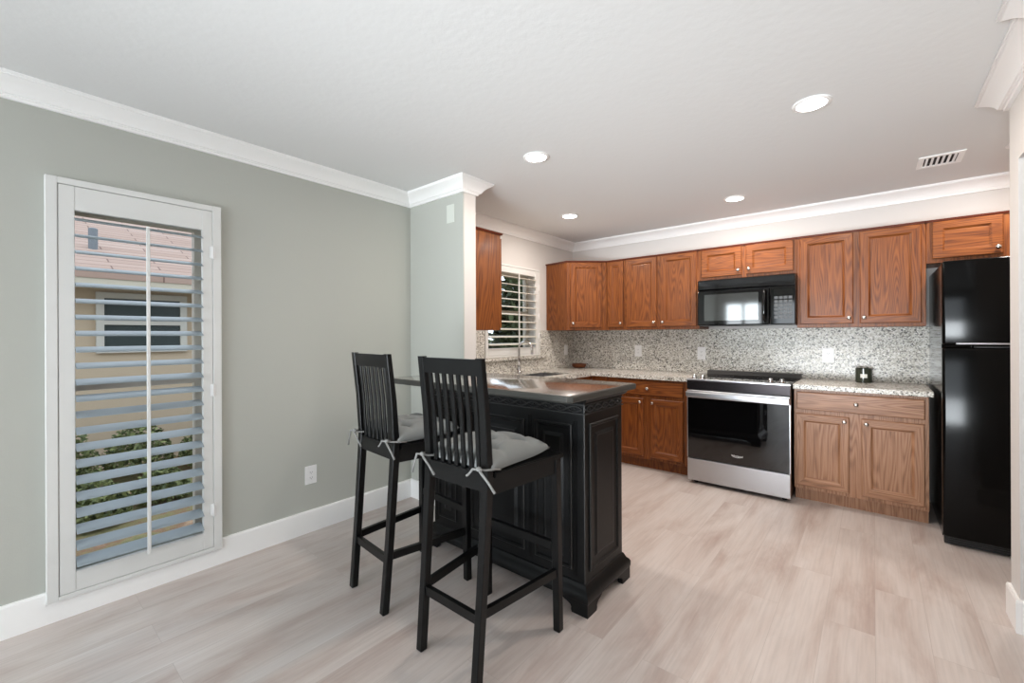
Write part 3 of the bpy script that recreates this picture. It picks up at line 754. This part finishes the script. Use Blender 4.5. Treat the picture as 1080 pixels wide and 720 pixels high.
def guil(p0, p1, nrm, n):
    p0 = Vector(p0); p1 = Vector(p1); L_ = (p1 - p0).length; d_ = (p1 - p0).normalized()
    for s in (1, -1):
        pts = []
        for k in range(n * 12 + 1):
            u = k / (n * 12); pts.append(p0 + d_ * L_ * u + Vector((0, 0, s * .0135 * math.sin(PI * n * u))) + nrm * (.003 + .0015 * s * math.cos(PI * n * u)))
        tube(bm, pts, .0042, 5)
    for k in range(n):
        c = p0 + d_ * L_ * (k + .5) / n + nrm * .002
        r_ = bmesh.ops.create_icosphere(bm, subdivisions=1, radius=.006); bmesh.ops.translate(bm, verts=r_['verts'], vec=c)
guil((X(IX0) + .01, Yy(IY0), .956), (X(IX1) - .01, Yy(IY0), .956), Vector((0, -1, 0)), 13)
guil((X(IX1), Yy(IY0) + .01, .956), (X(IX1), Yy(IY1) - .01, .956), Vector((1, 0, 0)), 5)
obj('carved_frieze', bm, M['island_carve'], t, auto=60)
bm = B(); sweep(bm, rect, [(0, .060), (.030, .060), (.033, .068), (.033, .090), (.027, .102), (.016, .112), (.010, .124), (.006, .134), (0, .138)], True); obj('base_moulding', bm, M['island'], t, auto=30)
brk = [(0, 0), (.085, 0), (.090, .012), (.088, .024), (.094, .034), (.108, .042), (.128, .048), (.146, .0602), (0, .0602)]
for sx in (-1, 1):
    for sy in (-1, 1):
        bm = B()
        px = X(IX1 if sx > 0 else IX0) + sx * .030; py = Yy(IY1 if sy > 0 else IY0) + sy * .030
        prism(bm, [(px - sx * a, z) for a, z in brk], 'y', py, py - sy * .028); prism(bm, [(py - sy * max(a, .028), z) for a, z in brk], 'x', px, px - sx * .0279)
        obj('foot', bm, M['island'], t)
bm = B(); q = .006
TP = [(-2.39, 1.61), (-1.016 - .02, 1.61), (-1.016, 1.63), (-1.016, 2.284), (-2.272, 2.284), (-2.272, 2.168), (-2.39, 2.168)]
n_ = len(TP)
def inset(P_, d_):
    out = []
    for i in range(len(P_)):
        p = Vector(P_[i]); a = (p - Vector(P_[i - 1])).normalized(); b_ = (Vector(P_[(i + 1) % len(P_)]) - p).normalized()
        n1 = Vector((-a.y, a.x)); n2 = Vector((-b_.y, b_.x)); m_ = (n1 + n2); m_ = m_ / m_.dot(n1); out.append(p + m_ * d_)
    return out
rings = []
for d_, z in ((.006, 1.0065), (0, 1.013), (0, 1.033), (.003, 1.038), (.009, 1.040)):
    rings.append([bm.verts.new((X(p.x), Yy(p.y), z)) for p in inset(TP, d_)])
for a, b_ in zip(rings, rings[1:]):
    for k in range(n_): bm.faces.new((a[k], a[(k + 1) % n_], b_[(k + 1) % n_], b_[k])).material_index = 1
bm.faces.new(rings[0][::-1]).material_index = 1; bm.faces.new(rings[-1]).material_index = 0
obj('slab_top', bm, [M['top'], M['top_edge']], t, auto=30)

# ------------------------------------------------------------------ stools and cushions
def make_stool(label, loc, rz):
    t = thing('bar_stool', label, 'bar stool', loc, rz, 'black bar stools at the island')
    zt = .785
    for s in (-1, 1):
        bm = B(); loft(bm, [(s * .160, -.228, 0, .030, .030), (s * .160, -.228, .004, .034, .034), (s * .164, -.200, .35, .034, .034), (s * .166, -.176, .70, .036, .036), (s * .166, -.172, .80, .036, .034), (s * .168, -.186, 1.0, .035, .030), (s * .170, -.212, 1.222, .033, .026)], .038, .038); obj('leg', bm, M['stool'], t)
        bm = B(); loft(bm, [(s * .214, .232, 0, .030, .030), (s * .214, .232, .005, .034, .034), (s * .206, .226, .763, .036, .036)], .038, .038); obj('leg', bm, M['stool'], t)
    bm = B(); prism(bm, [(-.188, -.150), (.188, -.150), (.232, .258), (-.232, .258)], 'z', .764, zt)
    bmesh.ops.bevel(bm, geom=bm.edges[:], offset=.004, segments=2, affect='EDGES'); obj('seat', bm, M['stool'], t)
    bm = B(); beam(bm, (-.185, .222, .732), (.185, .222, .732), .018, .064)
    for s in (-1, 1): beam(bm, (s * .168, -.155, .732), (s * .206, .208, .732), .018, .064)
    beam(bm, (-.148, -.176, .750), (.148, -.176, .750), .022, .070); obj('apron', bm, M['stool'], t)
    def py(z): return -.172 - (z - .80) * .070 - max(0, z - 1.0) * .048
    bm = B(); prism(bm, [(py(1.155) - .010, 1.155), (py(1.155) + .010, 1.155), (py(1.218) + .010, 1.218), (py(1.218) - .010, 1.218)], 'x', -.153, .153); obj('top_rail', bm, M['stool'], t)
    for k in range(7):
        x = -.126 + k * .042
        bm = B(); loft(bm, [(x, -.173, .778), (x, py(1.0) + .0, 1.0), (x, py(1.158), 1.158)], .021, .011, .002); obj('slat', bm, M['stool'], t)
    bm = B(); beam(bm, (-.148, -.208, .245), (.148, -.208, .245), .020, .036); obj('stretcher', bm, M['stool'], t)
    for s in (-1, 1):
        bm = B(); beam(bm, (s * .163, -.190, .262), (s * .211, .213, .262), .020, .034); obj('stretcher', bm, M['stool'], t)
    bm = B(); beam(bm, (-.195, .229, .372), (.195, .229, .372), .022, .036); obj('stretcher', bm, M['stool'], t)
    return t
def make_cushion(label, loc, rz, seed):
    rnd = random.Random(seed)
    t = thing('seat_cushion', label, 'cushion', loc, rz, 'grey tied cushions on the stools')
    N = 36; bm = B(); wx, wy = .198, .190
    tufts = [(0, 0), (-.45, -.45), (.45, -.45), (-.45, .45), (.45, .45)]
    top = {}; bot = {}
    for i in range(N + 1):
        for j in range(N + 1):
            u = i / N * 2 - 1; v = j / N * 2 - 1
            ed = (1 - u ** 4) * (1 - v ** 4)
            pin = 1 - .07 * ((1 - v * v) * abs(u) ** 3 * .9); pin2 = 1 - .07 * ((1 - u * u) * abs(v) ** 3 * .9)
            x = u * wx * pin; y = v * wy * pin2
            hgt = .082 * max(ed, 0) ** .5
            dip = 0
            for a, b_ in tufts:
                r2 = ((u - a) ** 2 + (v - b_) ** 2); dip += .034 * math.exp(-r2 / .012) + .024 * math.exp(-r2 / .06)
            # creases along the tuft grid lines
            dip += .010 * math.exp(-((abs(u) - .45) / .07) ** 2) + .010 * math.exp(-((abs(v) - .45) / .07) ** 2)
            z = max(hgt - dip * min(1, ed * 1.2), .010 * ed)
            z += .004 * math.sin(5 * u + seed) * math.cos(4 * v) * ed
            lift = .022 * (abs(u) * abs(v)) ** 3 * (1 if v > 0 else .2)
            top[i, j] = bm.verts.new((x, y + .012, .010 + z + lift))
            bot[i, j] = top[i, j] if (i in (0, N) or j in (0, N)) else bm.verts.new((x, y + .012, .010 - .0095 * max(ed, 0) ** .4 + lift))
    for i in range(N):
        for j in range(N):
            bm.faces.new((top[i, j], top[i + 1, j], top[i + 1, j + 1], top[i, j + 1]))
            bm.faces.new((bot[i, j], bot[i, j + 1], bot[i + 1, j + 1], bot[i + 1, j]))
    obj('pad', bm, M['fabric'], t, smooth=True)
    oy = -.245   # stool back plane relative to the cushion centre
    for s in (-1, 1):
        bm = B()
        # loop round the post, then two loose tails and a small knot behind it
        px, py = s * .166, -.172 - .038 + 0.0
        c = Vector((px, -.212, .022))
        loop = [(px - s * .030, -.165, .012), (px - s * .024, -.198, .016), (px, -.238 + .03, .02), (px + s * .024, -.200, .018), (px + s * .028, -.165, .012)]
        off = Vector((0, -.024, 0))
        loop = [Vector(p) for p in [(px - s * .029, -.150, .010), (px - s * .0275, -.185, .015), (px - s * .020, -.224, .020), (px, -.232, .022), (px + s * .020, -.224, .022), (px + s * .0275, -.185, .018), (px + s * .029, -.150, .010)]]
        loop = [Vector((p.x, p.y + .022, p.z)) for p in loop]
        tube(bm, loop, .004, 8)
        kx, ky, kz = px, -.215, .024
        tube(bm, [(kx - .014, ky, kz), (kx, ky - .004, kz + .003), (kx + .014, ky, kz)], .0095, 8, radii=[.005, .010, .005])
        tube(bm, [(kx, ky, kz), (kx + .020, ky - .012, kz - .006), (kx + .058, ky - .014, kz - .032), (kx + .088, ky - .010, kz - .066)], .005, 8, radii=[.005, .005, .0042, .005])
        tube(bm, [(kx, ky, kz), (kx - .020, ky - .014, kz + .002), (kx - .042, ky - .014, kz - .022 - (.03 if s < 0 else 0)), (kx - .054, ky - .012, kz - .030 - (.05 if s < 0 else 0))], .005, 8, radii=[.005, .005, .0042, .005])
        obj('tie', bm, M['tie'], t, smooth=True)
    return t
ST = [((-1.292, 1.366, 0), 0.0, 'right-hand black slat-back bar stool, nearest the camera', 'grey tufted cushion tied to the right-hand stool nearest the camera', 3),
      ((-1.912, 1.412, 0), math.radians(-5), 'left-hand black slat-back bar stool, nearer the shuttered window', 'grey tufted cushion tied to the left-hand stool nearer the shuttered window', 8)]
for loc, rz, la, lb, sd in ST:
    make_stool(la, loc, rz)
    make_cushion(lb, (loc[0], loc[1], .7855), rz, sd)

# ------------------------------------------------------------------ ceiling fixtures
def downlight(x, y, label, r=.062):
    t = thing('recessed_light', label, 'ceiling light', (x, y, ZC), 0, 'recessed ceiling lights')
    bm = B(); prof = [(r, -.0005), (r + .020, -.0005), (r + .020, -.004), (r + .014, -.008), (r + .002, -.008)]
    seg = 36; rings = [[bm.verts.new((a * math.cos(2 * PI * k / seg), a * math.sin(2 * PI * k / seg), z)) for k in range(seg)] for a, z in prof]
    for i in range(len(rings)):
        a, b_ = rings[i], rings[(i + 1) % len(rings)]
        for k in range(seg): bm.faces.new((a[k], a[(k + 1) % seg], b_[(k + 1) % seg], b_[k]))
    obj('trim_ring', bm, M['trim'], t, auto=40)
    bm = B(); lathe(bm, [(r - .001, -.001), (r - .001, -.006), (r - .02, -.007)], 0, 0, 0, 36); obj('lens', bm, M['lens'], t)
    d = bpy.data.lights.new('lamp', 'AREA'); d.shape = 'DISK'; d.size = 2 * r - .02; d.energy = LAMP_POWER; d.color = LAMP_COLOR
    lo = bpy.data.objects.new('lamp', d); COL.objects.link(lo); lo.parent = t; lo.location = (0, 0, -.012)
downlight(-.232, 2.575, 'largest recessed ceiling light, nearest the camera')
downlight(-1.64, 2.205, 'recessed ceiling light nearest the partition wall, above the island')
downlight(-2.209, 3.499, 'recessed ceiling light near the kitchen window')
downlight(-.884, 3.948, 'recessed ceiling light above the range')
downlight(.695, 3.93, 'recessed ceiling light mostly hidden behind the right wall corner')
t = thing('air_vent', 'white ceiling air vent above the refrigerator end of the kitchen', 'air vent', (.332, 3.945, ZC))
bm = B(); a, b_ = .108, .122
for (x0, x1, y0, y1) in ((-a, a, -b_, -b_ + .03), (-a, a, b_ - .03, b_), (-a, -a + .03, -b_ + .03, b_ - .03), (a - .03, a, -b_ + .03, b_ - .03)): box(bm, x0, x1, y0, y1, -.008, -.0005, .002, 1)
obj('frame', bm, M['trim'], t)
bm = B(); box(bm, -a + .028, a - .028, -b_ + .028, b_ - .028, -.0015, -.0005); obj('backing', bm, M['dark'], t)
for k in range(6):
    bm = B(); x = -a + .043 + k * .0262
    prism(bm, [(x - .005, -.002), (x - .002, -.002), (x + .006, -.009), (x + .003, -.009)], 'y', -b_ + .03, b_ - .03); obj('slat', bm, M['trim'], t)
